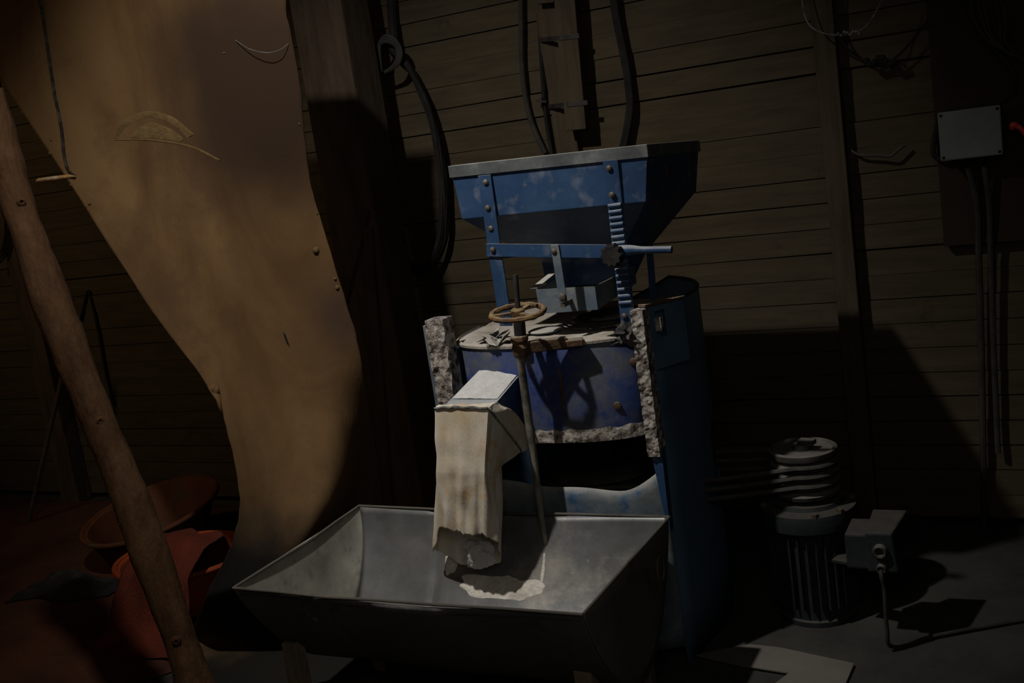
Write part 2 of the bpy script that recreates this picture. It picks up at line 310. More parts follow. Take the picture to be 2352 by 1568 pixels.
# front lip under the flour
bm = B(); rings(bm, [[foot(t, k)+UP*z for k, z in ((1.0, .990), (1.018, .992), (1.022, 1.0), (1.0, 1.006))] for t in [math.radians(-170+i*4) for i in range(41)]], True, True)
obj('lid_edge', bm, 'flourtop', mill, smooth=True)
bm = B(); rings(bm, [[foot(t, k+.004*nz((t*9, z*30, 1)))+UP*(z+.006*nz((t*14, 0, 4))*(z > .71)) for k, z in ((.995, .698), (1.012, .700), (1.012, .718), (1.004, .738), (.99, .738))] for t in [math.radians(-165+i*1.5) for i in range(104)]], True, True)
obj('flour_crust', bm, 'crust', mill, smooth=True, label='crust of old flour along the lower edge of the drum')
bm = B(); tube(bm, [foot(math.radians(-77.5+.4*math.sin(i)))*1.0+UP*(.93-.02*i)+V(0, -.0005, 0) for i in range(9)], [.002, .004, .005, .004, .005, .0035, .004, .003, .001], 6); obj('rust_streak', bm, 'rust', mill, smooth=True)
# driven pulley and shaft below the drum
bm = B(); lathe(bm, (mx, 3.17, 0), [(.03, .40), (.2, .40), (.21, .415), (.19, .43), (.21, .445), (.19, .46), (.21, .475), (.19, .49), (.21, .505), (.2, .52), (.18, .535), (.05, .535), (.04, .70)], 48); obj('driven_pulley', bm, 'darkiron', mill, smooth=True)
# guard sheet at the front
def guard(u, v):
    x = -1.76+.69*u; t = (x-mx)/.36
    top = .572+.012*math.sin(u*5.1+.6)-.004*math.sin(u*17)+.05*max(0, (u-.82)/.18)**1.6
    return V(x, 2.775+.085*t*t*.3+.02*max(0, (u-.9)/.1), .06+(top-.06)*v)
bm = B(); grid(bm, guard, 48, 12); obj('guard_sheet', bm, 'greyblue', mill, smooth=True, solid=.002)
# outlet chute
CT = [V(-1.632, 2.575, .868), V(-1.472, 2.575, .864)]                   # mouth top edge
CB = [V(-1.632, 2.70, .70), V(-1.478, 2.70, .70)]                         # mouth bottom edge (cut back)
DT = [V(-1.632, 2.86, .925), V(-1.488, 2.86, .915)]; DB = [V(-1.632, 2.84, .725), V(-1.505, 2.84, .72)]
bm = B(); r0 = [CT[0], CT[1], CB[1], CB[0]]; r1 = [DT[0], DT[1], DB[1], DB[0]]
rings(bm, [r0, r1], True, False); obj('outlet_chute', bm, 'blue', mill, solid=.004, bevel=.001)
# flour on the chute: a low mound that thins toward the mouth
def cf(u, v):
    p = (CT[0]*(1-u)+CT[1]*u)*(1-v)+(DT[0]*(1-u)+DT[1]*u)*v
    h = .014*max(0, v-.22)**.6*(math.sin(PI*min(max(u, .03), .97))**.5)*(1-.35*max(0, v-.8))
    return p+UP*(.003+h*(.8+.35*nz(p, 30))+.001*nz(p, 120))
bm = B(); grid(bm, lambda u, v: cf(.03+.94*u, .24+.66*v), 28, 28); obj('chute_flour', bm, 'flourwhite', mill, smooth=True, label='white flour heaped on the chute')
# handwheel, spindle, bracket, long rod
WC = V(-1.404, 2.70, 1.116)
hw = B(); ax = V(.06, -.1, 1).normalized()
u = ax.cross(V(0, 1, 0)).normalized(); v = ax.cross(u)
tube(hw, [WC+(u*math.cos(2*PI*k/36)+v*math.sin(2*PI*k/36))*.075 for k in range(37)], [.0085+.0012*math.sin(k*2.2) for k in range(36)]+[.0085], 8)
for k in range(3):
    a = 2*PI*k/3+.5; bar(hw, WC, WC+(u*math.cos(a)+v*math.sin(a))*.075, .014, .006, tuple(ax.cross(u*math.cos(a)+v*math.sin(a))))
lathe(hw, WC-ax*.014, [(.02, 0), (.02, .022), (.012, .028)], 16, ax)
wheel = obj('handwheel', hw, 'yellowrust', mill, smooth=True, label='rusty handwheel with worn yellow paint')
bm = B(); tube(bm, [V(-1.394, 2.70, 1.225), V(-1.395, 2.70, 1.218), V(-1.402, 2.7, 1.12)], [.006, .008, .008], 10); tube(bm, [V(-1.402, 2.7, 1.115), V(-1.408, 2.7, 1.02)], .017, 12)
obj('spindle', bm, 'darkiron', mill, smooth=True)
bm = B(); lathe(bm, (-1.411, 2.70, .985), [(.018, 0), (.026, .012), (.027, .03), (.022, .045), (.028, .05), (.026, .064), (.016, .066)], 8)
bar(bm, (-1.41, 2.705, 1.012), (-1.30, 2.775, 1.008), .032, .03, (0, 0, 1)); bar(bm, (-1.315, 2.765, 1.006), (-1.255, 2.79, 1.004), .02, .04, (0, 0, 1))
bar(bm, (-1.41, 2.71, 1.0), (-1.41, 2.82, 1.0), .03, .018, (0, 0, 1))
obj('wheel_bracket', bm, 'rust', mill, bevel=.003)
bm = B(); tube(bm, [V(-1.413, 2.70, .99), V(-1.417, 2.70, .97), V(-1.419, 2.70, .85), V(-1.421, 2.70, .65), V(-1.424, 2.70, .50), V(-1.425, 2.72, .2)], [.02, .0115, .0125, .011, .0085, .0085], 10)
obj('lift_rod', bm, 'rod', mill, smooth=True)
bm = B(); lathe(bm, (-1.445, 2.79, .988), [(.022, 0), (.024, .012), (.012, .02)], 6); obj('bracket_nut', bm, 'rust', mill)
for a, z in ((-55, .80), (-47, .92)):
    bm = B(); lathe(bm, foot(math.radians(a))+UP*z, [(.012, 0), (.011, .006), (.004, .008)], 8, (.1, -1, 0)); obj('drum_bolt', bm, 'rust', mill)
# ---- hopper on its stand
hop = B()
T = [V(-1.613, 2.82, 1.515), V(-1.01, 2.82, 1.50), V(-1.0, 3.25, 1.482), V(-1.6, 3.25, 1.495)]
Lw = [V(-1.605, 2.822, 1.387), V(-1.03, 2.822, 1.379), V(-1.018, 3.24, 1.36), V(-1.59, 3.24, 1.37)]
O = [V(-1.475, 3.05, 1.21), V(-1.22, 3.05, 1.20), V(-1.185, 3.2, 1.195), V(-1.47, 3.2, 1.21)]
O2 = [V(-1.475, 3.06, 1.13), V(-1.24, 3.06, 1.12), V(-1.225, 3.16, 1.115), V(-1.47, 3.17, 1.13)]
rings(hop, [T, Lw, O, O2], True, False)
hopper = obj('hopper', hop, 'blue', mill, solid=.004, bevel=.0015)
bm = B()
TT = [V(-1.622, 2.812, 1.545), V(-1.003, 2.812, 1.531), V(-.993, 3.258, 1.511), V(-1.61, 3.258, 1.525)]
TL = [p-UP*.034 for p in TT]; ti = [V(-1.6, 2.828, 1.545), V(-1.02, 2.828, 1.531), V(-1.012, 3.24, 1.511), V(-1.592, 3.24, 1.525)]
rings(bm, [TL, TT, ti, [p-UP*.034 for p in ti]], True, False); obj('hopper_rim', bm, 'rim', hopper, bevel=.002, label='dull grey folded rim')
# square sticker on the shaded side
bm = B(); bar(bm, (-.998, 2.93, 1.452), (-.998, 2.955, 1.452), .034, .002, (0, 0, 1)); obj('sticker', bm, 'rust', hopper, label='small worn tan label')
def strap(name, pts, wd, th, m, side=(1, 0, 0), par=mill):
    bm = B()
    for a, b in zip(pts, pts[1:]): bar(bm, a, b, wd, th, side)
    return obj(name, bm, m, par, bevel=.001)
strap('hopper_leg', [at(1113, 402, 2.814), at(1137, 575, 2.812), at(1163, 748, 2.83)], .042, .006, 'blue')
# rear legs
strap('hopper_leg', [V(-1.178, 3.245, 1.44), V(-1.19, 3.22, 1.005)], .022, .005, 'blue')
strap('hopper_leg', [V(-1.53, 3.245, 1.44), V(-1.53, 3.24, 1.005)], .022, .005, 'blue')
# toothed leg: a corrugated rack
bm = B(); p0, p1 = at(1402, 368, 2.812), at(1443, 742, 2.83)
bar(bm, p0, p1, .043, .005, (1, 0, 0)); L_ = (p1-p0); 
for a0, a1, n in ((.27, .50, 7), (.62, .87, 7)):
    for k in range(n):
        c = p0+L_*(a0+(a1-a0)*k/(n-1)); tube(bm, [c+V(-.019, -.0045, 0), c+V(.019, -.0045, .001)], .0055, 8)
obj('rack_leg', bm, 'blue', mill, smooth=True, label='flat leg with a row of rounded teeth')
def bolts(pts, r=.0085, par=mill):
    for p in pts:
        bm = B(); lathe(bm, p, [(r, 0), (r*.95, .005), (r*.4, .008)], 10, (0, -1, 0)); obj('bolt', bm, 'bolt', par, smooth=True)
bolts([at(1116, 418, 2.811), at(1121, 477, 2.811), at(1128, 524, 2.811), at(1132, 573, 2.803), at(1399, 386, 2.809), at(1406, 447, 2.809), at(1273, 577, 2.797), at(1434, 725, 2.824)])
# adjusting lever, knob, link strap, feeder tray
bm = B(); bar(bm, at(1118, 574, 2.807), at(1412, 577, 2.800), .037, .005, (0, 0, 1))
tube(bm, spline([at(1405, 577, 2.797), at(1450, 574, 2.797), at(1480, 574, 2.797), at(1543, 573, 2.797)], 4), [.012, .014, .015, .015, .014, .0125, .0115, .0105, .010, .010, .010, .010, .010][:13], 12)
obj('lever', bm, 'blue', mill, smooth=True)
bm = B(); kc = at(1411, 584, 2.786); prof = []
for h, sc_ in ((0, .9), (.006, 1), (.022, 1), (.028, .85)):
    prof.append([kc+V(0, -h, 0)+V(math.cos(a), 0, math.sin(a))*(.031*sc_*(1+.09*math.cos(10*a))) for a in [2*PI*k/80 for k in range(80)]])
rings(bm, prof, True, True); lathe(bm, kc+V(0, -.028, 0), [(.02, 0), (.017, -.006), (.0, -.007)], 20, (0, -1, 0), caps=False)
obj('star_knob', bm, 'darkiron', mill, smooth=True, label='dark scalloped clamping knob')
strap('link_strap', [at(1274, 562, 2.797), at(1294, 692, 2.80)], .025, .004, 'greyblue')
bolts([at(1292, 681, 2.797)], .011)
bm = B(); box(bm, -1.315, -1.303, 2.80, 2.86, 1.105, 1.118); obj('link_pin', bm, 'bolt', mill)
tr = B()
F = [V(-1.415, 2.86, 1.152), V(-1.228, 2.86, 1.150), V(-1.228, 2.86, 1.082), V(-1.412, 2.86, 1.08)]
Bk = [V(-1.40, 3.12, 1.165), V(-1.20, 3.12, 1.16), V(-1.20, 3.12, 1.11), V(-1.40, 3.12, 1.11)]
for q in ([F[0], F[1], F[2], F[3]], [F[1], Bk[1], Bk[2], F[2]], [F[3], F[2], Bk[2], Bk[3]], [F[0], F[3], Bk[3], Bk[0]], [Bk[0], Bk[3], Bk[2], Bk[1]]): face(tr, q)
bmesh.ops.remove_doubles(tr, verts=tr.verts, dist=1e-5); obj('feeder_tray', tr, 'greyblue', mill, solid=.003)
bm = B(); face(bm, [V(-1.44, 2.87, 1.155), V(-1.415, 2.865, 1.155), V(-1.39, 2.97, 1.185), V(-1.41, 2.98, 1.188)]); obj('tray_lip', bm, 'greyblue', mill, solid=.002)

# loose things on the mill
def crumple(name, c, r, m, label, cat, seed, squash=.5, sharp=1.0):
    bm = B(); bmesh.ops.create_icosphere(bm, subdivisions=3, radius=1)
    for v in bm.verts:
        d = v.co.normalized(); k = 1+.55*sharp*abs(nz(d, 2.1, seed))*2-.45+.35*sharp*nz(d, 5, seed+4)
        v.co = V(d.x*r*k, d.y*r*k, d.z*r*k*squash)+V(c)
    return tag(obj(name, bm, m, origin=(c[0], c[1], c[2]-r*squash*.8)), label, cat)
def shards(bm, c, n, r, seed):
    rnd = random.Random(seed)
    for i in range(n):
        a = rnd.uniform(0, 2*PI); l = rnd.uniform(.5, 1)*r; t = V(math.cos(a), math.sin(a), rnd.uniform(.1, .9)).normalized(); s = t.cross(UP).normalized()*l*.35
        p = V(c)+V(rnd.uniform(-1, 1), rnd.uniform(-.6, .6), 0)*r*.5
        q = [p-s, p+s*.9, p+t*l*.6+s*.8+UP*.006, p+t*l, p+t*l*.55-s*1.1-UP*.004]
        cen = sum(q, V(0, 0, 0))/5+UP*l*.18
        for k in range(5): face(bm, [q[k], q[(k+1) % 5], cen])
bm = B(); shards(bm, (-1.60, 2.865, 1.008), 9, .06, 3)
tag(obj('plastic_scrap', bm, 'scrap', solid=.0015, origin=(-1.6, 2.865, 1.0)), 'torn floury plastic scraps on the mill lid beside the left corner post', 'scrap')
bm = B(); shards(bm, (-1.545, 2.80, 1.004), 7, .055, 11)
tag(obj('plastic_scrap', bm, 'scrap', solid=.0015, origin=(-1.54, 2.80, 1.0)), 'pointed crumpled scrap standing on the lid edge left of the handwheel rod', 'scrap')
crumple('knotted_rag', (-1.125, 2.80, 1.018), .034, 'ragdark', 'dark knotted rag tied at the foot of the toothed leg', 'rag', 9, .75, 1.5)

# ------------------------------------------------------------------ CLOTH SLEEVE
sl = root('cloth_sleeve', 'stained cream cotton sleeve tied over the mill chute, hanging into the trough', 'cloth', (-1.55, 2.62, .4))
# stations around the sleeve, from the back left over the left side and the front to the right side and back
U_TOP = [(0, V(-1.640, 2.715, .70)), (.10, V(-1.645, 2.64, .78)), (.18, V(-1.645, 2.568, .875)), (.36, V(-1.56, 2.560, .879)), (.50, V(-1.468, 2.562, .874)), (.62, V(-1.462, 2.62, .80)), (.74, V(-1.466, 2.715, .70)), (.86, V(-1.55, 2.728, .69)), (1, V(-1.640, 2.715, .70))]
U_MID = [(0, at(1010, 1090, 2.66)), (.10, at(1003, 1090, 2.60)), (.18, at(1006, 1085, 2.55)), (.36, at(1062, 1088, 2.54)), (.50, at(1112, 1085, 2.545)), (.62, at(1134, 1085, 2.585)), (.74, at(1152, 1070, 2.65)), (.86, at(1090, 1080, 2.68)), (1, at(1010, 1090, 2.66))]
U_BOT = [(0, at(1003, 1262, 2.64)), (.10, at(996, 1262, 2.60)), (.18, at(1010, 1208, 2.55)), (.36, at(1065, 1226, 2.54)), (.50, at(1112, 1228, 2.545)), (.62, at(1148, 1250, 2.58)), (.74, at(1150, 1290, 2.63)), (.86, at(1075, 1304, 2.65)), (1, at(1003, 1262, 2.64))]
def track(tb, u):
    for (a, p), (b, q) in zip(tb, tb[1:]):
        if a <= u <= b: return p+(q-p)*((u-a)/(b-a))
    return tb[-1][1]
def sleeve(u, v):
    a, b, c = track(U_TOP, u), track(U_MID, u), track(U_BOT, u)
    p = a*(1-v)**2+b*2*v*(1-v)+c*v*v if False else (a+(b-a)*(v/.5)**.9 if v < .5 else b+(c-b)*((v-.5)/.5))
    n = V(math.cos(2*PI*(u-.36)+PI*1.5), math.sin(2*PI*(u-.36)+PI*1.5), 0)
    k = v**.7
    f = .004*math.sin(u*38+1.2*math.sin(v*5))*k+.0035*math.sin(u*71+v*3)*k*k+.003*nz((u*9, v*7, 1))+.006*nz((u*16, v*3, 4))*k
    if .44 < u < .6: f += -.012*math.exp(-((u-.545)/.018)**2)*math.sin(PI*min(1, v*1.4))
    p = p+n*f
    if v > .86: p.z += (.012*nz((u*34, 0, 2))+.006*nz((u*120, 0, 6)))*(v-.86)/.14
    return p
bm = B(); grid(bm, sleeve, 150, 80); obj('sleeve', bm, 'cloth', sl, smooth=True, solid=.0022)
# turned-back collar above the string, on the top and right side of the chute
def collar(u, v):
    p = track(U_TOP, .12+.64*u); back = V(0, .052, -.004) if u < .64 else V(.004, .05, -.012)
    tt = v*(.28 if u < .5 else .28+.55*min(1, (u-.5)/.2))
    q = p+V(0, .03+.045*math.sin(PI*min(1, u*1.2))*0, .003)*tt/.28*.6 + (back*max(0, tt-.28))
    return q+V(.003*nz((u*20, v*4, 8))+(.005 if u > .62 else 0)+(.012*tt if u > .64 else 0), 0, .004*nz((u*22, v*3, 1))+(.004 if u < .62 else 0))
bm = B(); grid(bm, collar, 60, 8); obj('turned_edge', bm, 'cloth', sl, smooth=True, solid=.002)
bm = B(); tube(bm, [track(U_TOP, .14+.62*i/40)+V(.004 if i > 24 else 0, -.004, .004+.0015*math.sin(i*1.1)) for i in range(41)], .0032, 6); obj('tie_string', bm, 'string', sl, smooth=True)
# flour caught at the bottom of the sleeve
bm = B(); bmesh.ops.create_icosphere(bm, subdivisions=4, radius=1)
for v in bm.verts:
    d = v.co.copy(); k = 1+.18*nz(d, 3, 2)
    k *= 1+.35*nz(d, 1.7, 6)+.15*nz(d, 7, 3); v.co = at(1100, 1270, 2.60)+V(.05*d.x*k, .022*d.y*k, .045*d.z*k)
obj('trapped_flour', bm, 'flourwhite', sl, smooth=True, label='lump of white flour held in the bottom of the cloth')

# ------------------------------------------------------------------ TROUGH
tx0, tx1, ty0, ty1, tz = -2.10, -1.045, 2.115, 2.735, .5
tg = root('flour_trough', 'grey sheet metal trough with a rounded bottom, standing under the cloth sleeve', 'trough', ((tx0+tx1)/2, (ty0+ty1)/2, 0))
tcy, tr_ = (ty0+ty1)/2, (ty1-ty0)/2
def prof(t):                        # t 0..1 from front rim to back rim, deep U
    a = PI*t; y = tcy-tr_*math.cos(a); z = tz-.33*math.sin(a)
    y += .045*math.sin(2*a)
    return y, z
def lean(z): return .062*max(0, (tz-z)/.33)**.8     # the left end leans in toward the bottom
def body(u, v):
    y, z = prof(v); x = tx0+(tx1-tx0)*u+(1-u)*lean(z)
    y += .004*math.sin(u*9)*(1 if v < .5 else .5); z += .005*nz((u*5, v*3, 1))*math.sin(PI*v)+.004*math.sin(u*7+1)*(abs(v-.5)*2)**6-.007*math.sin(PI*u)*(abs(v-.5)*2)**6
    y += .004*math.exp(-((u-.27)/.012)**2)
    return V(x, y, z)
bm = B(); grid(bm, body, 80, 56); o = obj('trough_body', bm, 'galv', tg, smooth=True, solid=.003)
o.data.materials.append(M['zincout']); o.modifiers['s'].offset = -1 
for f in o.data.polygons: pass
def endplate(x, bend):
    bm = B(); n = 40
    P = [V(x, *prof(i/n)) for i in range(n+1)]
    rows = []
    for j in range(9):
        s = j/8
        rows.append([V(x+(lean(tz+(p.z-tz)*(1-s)) if x < -1.5 else 0)+bend*math.sin(PI*i/n)*math.sin(PI*s*.9)*.02, tcy+(p.y-tcy)*(1-0*s), tz+(p.z-tz)*(1-s)) for i, p in enumerate(P)])
    rings(bm, rows, False, False); bmesh.ops.remove_doubles(bm, verts=bm.verts, dist=1e-6); return bm
o = obj('end_plate', endplate(tx0, -1), 'galvlit', tg, smooth=True, solid=.003, label='left end plate, pale from light painted into its colour')
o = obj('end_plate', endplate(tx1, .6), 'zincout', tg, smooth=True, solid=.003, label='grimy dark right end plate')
# rolled rim wire & seams
rim = [V(tx0, ty0, tz+.001), V(tx0+.3*(tx1-tx0), ty0-.001, tz-.004), V(tx0+.62*(tx1-tx0), ty0, tz-.001), V(tx1, ty0, tz+.003), V(tx1+.004, ty1, tz+.001), V(tx0+.5, ty1, tz-.003), V(tx0, ty1, tz+.006), V(tx0, ty0+.35, tz-.004), V(tx0, ty0, tz+.001)]
bm = B()
for a, b in zip(rim, rim[1:]): tube(bm, [a, (a+b)/2+UP*.0015, b], .0042, 8)
obj('rolled_rim', bm, 'zincout', tg, smooth=True)
for x in (tx0+.006, tx1-.006):
    bm = B(); tube(bm, [V(x+(lean(prof(i/40)[1]) if x < -1.5 else 0), *prof(i/40)) for i in range(41)], .0038, 6); obj('seam', bm, 'zincout', tg, smooth=True)
# outer skin (browner, stained zinc outside), hugging the body
def skin(u, v):
    p = body(u, .02+.96*v); y, z = p.y-tcy, p.z-tz; l = math.hypot(y, z); return V(p.x, tcy+y*(1+.0045/l), tz+z*(1+.0045/l))
bm = B(); grid(bm, skin, 60, 48); obj('outer_skin', bm, 'zincout', tg, smooth=True)
bm = B(); c = V(tx1+.012, 2.60, .405); tube(bm, [c+V(0, math.cos(2*PI*k/24)*.026, math.sin(2*PI*k/24)*.034) for k in range(25)], .004, 6); obj('ring_handle', bm, 'zincout', tg, smooth=True)
for x, y, s in ((-2.035, 2.23, 1), (-2.03, 2.62, 1), (-1.13, 2.25, 1), (-1.13, 2.62, 1)):
    bm = B(); bar(bm, (x, y, 0), (x+.004, y, .292 if y < 2.4 else .272), .05, .045, (1, 0, 0)); obj('leg', bm, 'legwood', tg, bevel=.004)
# flour in the trough
def heap(c, rx, ry, h, seed, name, label, m='flour'):
    def f(u, v):
        a = 2*PI*u; k = 1+.35*nz((math.cos(a)*1.6, math.sin(a)*1.6, seed)); x = c[0]+rx*v*k*math.cos(a); y = c[1]+ry*v*k*math.sin(a)
        lo_, hi_ = 0.0, 1.0
        for _ in range(24):
            t = (lo_+hi_)/2
            if prof(t)[0] < y: lo_ = t
            else: hi_ = t
        yy, z = prof(t); return V(x, yy, z+.0035-.006*max(0, v-.85)/.15+h*(1-v*v)*(1+.4*nz((x*40, y*40, seed))))
    bm = B(); grid(bm, f, 60, 14); bmesh.ops.remove_doubles(bm, verts=bm.verts, dist=1e-5)
    return tag(obj(name, bm, m, smooth=True), label, 'flour', kind='stuff')
heap((-1.55, 2.63), .17, .03, .004, 3, 'flour_streak', 'thin pale flour spread on the trough bottom below the sleeve')
heap((-1.74, 2.675), .03, .03, .003, 8, 'flour_patch', 'small flour patch on the trough bottom, left of the sleeve shadow')
heap((-1.425, 2.665), .011, .045, .002, 5, 'flour_trail', 'narrow flour trail running down the trough back on the right')

# ------------------------------------------------------------------ HANGING SHEET
LE = [(-230, -160), (-90, 20), (0, 180), (160, 420), (340, 700), (478, 888), (525, 1000), (550, 1150), (532, 1250), (482, 1350), (455, 1420), (412, 1490), (396, 1560), (420, 1640)]
RE = [(640, -160), (655, 0), (690, 200), (710, 400), (760, 580), (820, 780), (845, 920), (868, 1060), (880, 1150), (884, 1230), (880, 1300), (872, 1380), (860, 1450), (850, 1540)]
LS = spline([V(a, b, 0) for a, b in LE], 8); RS = spline([V(a, b, 0) for a, b in RE], 8)
def pick(S, v): k = v*(len(S)-1); i = min(int(k), len(S)-2); return S[i]+(S[i+1]-S[i])*(k-i)
def sheet(u, v):
    a, b = pick(LS, v), pick(RS, v); p = a+(b-a)*u
    yl = 2.72-.30*v; yr = 2.90
    low = max(0, min(1, (v-.38)/.3)); low = low*low*(3-2*low)
    y = yl+(yr-yl)*u
    ut = max(.22, .80-.62*max(0, (v-.48)/.42))
    yb = yl+.14*u if u < ut else 0
    yb = yl+.14*u+.50*.05*math.log(1+math.exp(min(30, (u-ut)/.05)))/(1-ut)
    y = y*(1-low)+yb*low
    y += .03*math.sin(PI*u)*math.sin(v*6)-.010*math.exp(-((u-.42-.35*(v-.3))/.12)**2)*math.sin(PI*min(1, v*1.3))+.009*math.exp(-((u-.25-.3*(v-.2))/.09)**2)
    y += .008*nz((u*2, v*3, 2))+.001*nz((u*14, v*14, 7))
    cu = max(0, min(1, (v-.70)/.2)); y += .30*cu*cu*(3-2*cu)*(1-.5*u)
    q_ = FW+IX*(p.x-1176)/FPX+IY*(p.y-784)/FPX; y = min(y, (.015-EYE.z)/q_.z*q_.y) if q_.z < -.01 else y
    e = .0
    if u < .01: e = 3*nz((v*40, 0, 0))
    if u > .99: e = 5*nz((v*60, 3, 0))
    return at(p.x+e, p.y, y)
bm = B(); G = grid(bm, sheet, 90, 140)
# the torn hole
tear = [f for f in bm.faces if False]
sh = root('hanging_sheet', 'large tan floury sheet hanging and twisting down at the left of the mill', 'sheet', (-2.6, 2.7, 0))
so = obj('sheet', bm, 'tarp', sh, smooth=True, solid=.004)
def dark_patch(m, c, rad, col, amt, k0=.75, k1=1.6):          # a soft-edged dark patch on the sheet: brown stains, and near-black low down
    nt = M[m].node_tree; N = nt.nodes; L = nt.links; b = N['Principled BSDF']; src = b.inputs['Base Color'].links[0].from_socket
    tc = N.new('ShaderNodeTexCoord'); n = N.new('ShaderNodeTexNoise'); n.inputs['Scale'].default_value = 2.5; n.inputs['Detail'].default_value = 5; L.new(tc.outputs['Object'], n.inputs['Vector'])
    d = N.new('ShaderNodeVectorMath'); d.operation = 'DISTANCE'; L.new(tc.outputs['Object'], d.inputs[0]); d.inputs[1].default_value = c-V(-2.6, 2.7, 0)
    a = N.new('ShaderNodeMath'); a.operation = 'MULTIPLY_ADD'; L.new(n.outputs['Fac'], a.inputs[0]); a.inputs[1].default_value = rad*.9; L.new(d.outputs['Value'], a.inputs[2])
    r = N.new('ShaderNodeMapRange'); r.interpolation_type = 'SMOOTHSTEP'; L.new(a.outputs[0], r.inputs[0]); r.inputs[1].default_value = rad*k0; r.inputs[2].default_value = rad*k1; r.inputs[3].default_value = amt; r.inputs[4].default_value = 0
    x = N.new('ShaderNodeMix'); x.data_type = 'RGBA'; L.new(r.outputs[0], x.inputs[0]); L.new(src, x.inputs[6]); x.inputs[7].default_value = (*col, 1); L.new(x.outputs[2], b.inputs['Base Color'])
dark_patch('tarp', sheet(.90, .15), .52, (.028, .014, .006), 1.0)
dark_patch('tarp', sheet(.30, .72), .22, (.06, .036, .022), .7)
dark_patch('tarp', sheet(.97, .36), .16, (.04, .022, .013), .8)
dark_patch('tarp', sheet(.0, .99), .38, (.008, .009, .007), .96, .95, 1.35)  # near-black towards the lower left corner
dark_patch('tarp', sheet(.5, 1.0), .78, (.006, .007, .0055), .97, .95, 1.3)  # near-black along the bottom edge
# scraped crescent crust of flour on the sheet
def on_sheet(px, py, lift=.004):
    best = None
    for j in range(0, 141, 2):
        v = j/140; a, b = pick(LS, v), pick(RS, v)
        for i in range(0, 46): 
            u = i/45; q = a+(b-a)*u; d = (q.x-px)**2+(q.y-py)**2
            if best is None or d < best[0]: best = (d, u, v)
    _, u, v = best; du = dv = 0
    for it in range(12):
        a, b = pick(LS, v), pick(RS, v); q = a+(b-a)*u; u += (px-q.x)/max(50, (b-a).length)*.8; u = min(1, max(0, u)); a2, b2 = pick(LS, min(1, v+.002)), pick(RS, min(1, v+.002)); q2 = a2+(b2-a2)*u; a, b = pick(LS, v), pick(RS, v); q = a+(b-a)*u
        v += (py-q.y)/((q2.y-q.y)/.002+1e-6)*.8; v = min(1, max(0, v))
    p = sheet(u, v); return p+(EYE-p).normalized()*lift
bm = B()
def band(o_, i_, n=22, lift=.0028):
    A, C = spline([V(a, b, 0) for a, b in o_], n), spline([V(a, b, 0) for a, b in i_], n)
    m = 40; pk = lambda S, t: pick(S, t)
    vs = [[bm.verts.new(on_sheet(*(pk(A, k/m)*(1-w_)+pk(C, k/m)*w_)[:2], lift+.002*math.sin(PI*w_)*(1+.5*nz((k*.7, w_*4, 1))))) for w_ in (0, .25, .5, .75, 1)] for k in range(m+1)]
    for k in range(m):
        for q in range(4): bm.faces.new([vs[k][q], vs[k+1][q], vs[k+1][q+1], vs[k][q+1]])
band([(262, 316), (284, 276), (338, 255), (396, 268), (446, 308)], [(272, 318), (292, 290), (338, 270), (390, 282), (430, 316)])
band([(300, 312), (322, 290), (352, 281), (400, 300), (420, 318)], [(302, 318), (330, 317), (356, 317), (392, 322), (416, 326)])
band([(262, 320), (330, 319), (400, 326), (450, 338), (505, 366)], [(264, 323), (330, 323), (400, 331), (450, 345), (500, 370)])
obj('scraped_crescent', bm, 'tarpdust', sh, smooth=True, label='crescent shaped scrape in the flour crust')
bm = B()
for a, b, r in ((45, 258, .004), (78, 296, .004), (118, 322, .004), (112, 352, .006), (152, 425, .005), (206, 468, .006), (196, 474, .004), (726, 575, .012), (728, 490, .004), (775, 660, .008), (770, 640, .006), (688, 285, .004), (515, 122, .004)):
    c = on_sheet(a, b, .002); bmesh.ops.create_icosphere(bm, subdivisions=2, radius=r, matrix=Matrix.Translation(c))
obj('flour_crumbs', bm, 'tarpdust', sh, smooth=True)['kind'] = 'stuff'
bm = B(); c = [on_sheet(*q, .003) for q in ((650, 762), (656, 768), (664, 790), (666, 798), (658, 788), (652, 772))]; face(bm, c); obj('torn_hole', bm, 'gap', sh, solid=.001, label='small dark torn slit')
bm = B(); q = [on_sheet(*p, k) for p, k in (((472, 888), .008), ((500, 878), .006), ((506, 905), .005), ((504, 962), .003), ((486, 930), .008))]; cen = on_sheet(490, 902, .014)
for i in range(5): face(bm, [q[i], q[(i+1) % 5], cen])
obj('folded_tatter', bm, 'tarp', sh, smooth=True, solid=.002)
bm = B(); tube(bm, spline([on_sheet(540, 92, .006), on_sheet(572, 112, .03), on_sheet(610, 121, .04), on_sheet(640, 116, .03), on_sheet(662, 101, .006)], 6), .0013, 5); obj('loose_thread', bm, 'web', sh, smooth=True)

# cord with a peg hanging in front of the sheet
CE = on_sheet(172, 404, .014)
cd = root('frayed_rope', 'dark frayed rope hanging over the sheet, a short peg tied at its end', 'rope', CE)
bm = B(); P = spline([on_sheet(a, b, .012) for a, b in ((84, -20), (95, 20), (112, 130), (125, 215), (140, 290), (146, 350), (156, 388), (172, 404))], 10)
tube(bm, [p+V(.0018*nz(p, 90), 0, 0) for p in P], [.0055 if i < 60 else .004 for i in range(len(P))], 6); obj('cord', bm, 'rope', cd, smooth=True)
bm = B(); tube(bm, [at(84, 416, CE.y-.01), at(90, 414, CE.y-.01), at(130, 409, CE.y-.005), at(160, 405, CE.y), at(172, 404, CE.y)], [.004, .008, .008, .007, .003], 10); obj('peg', bm, 'pegwood', cd, smooth=True, label='short pale and orange peg')

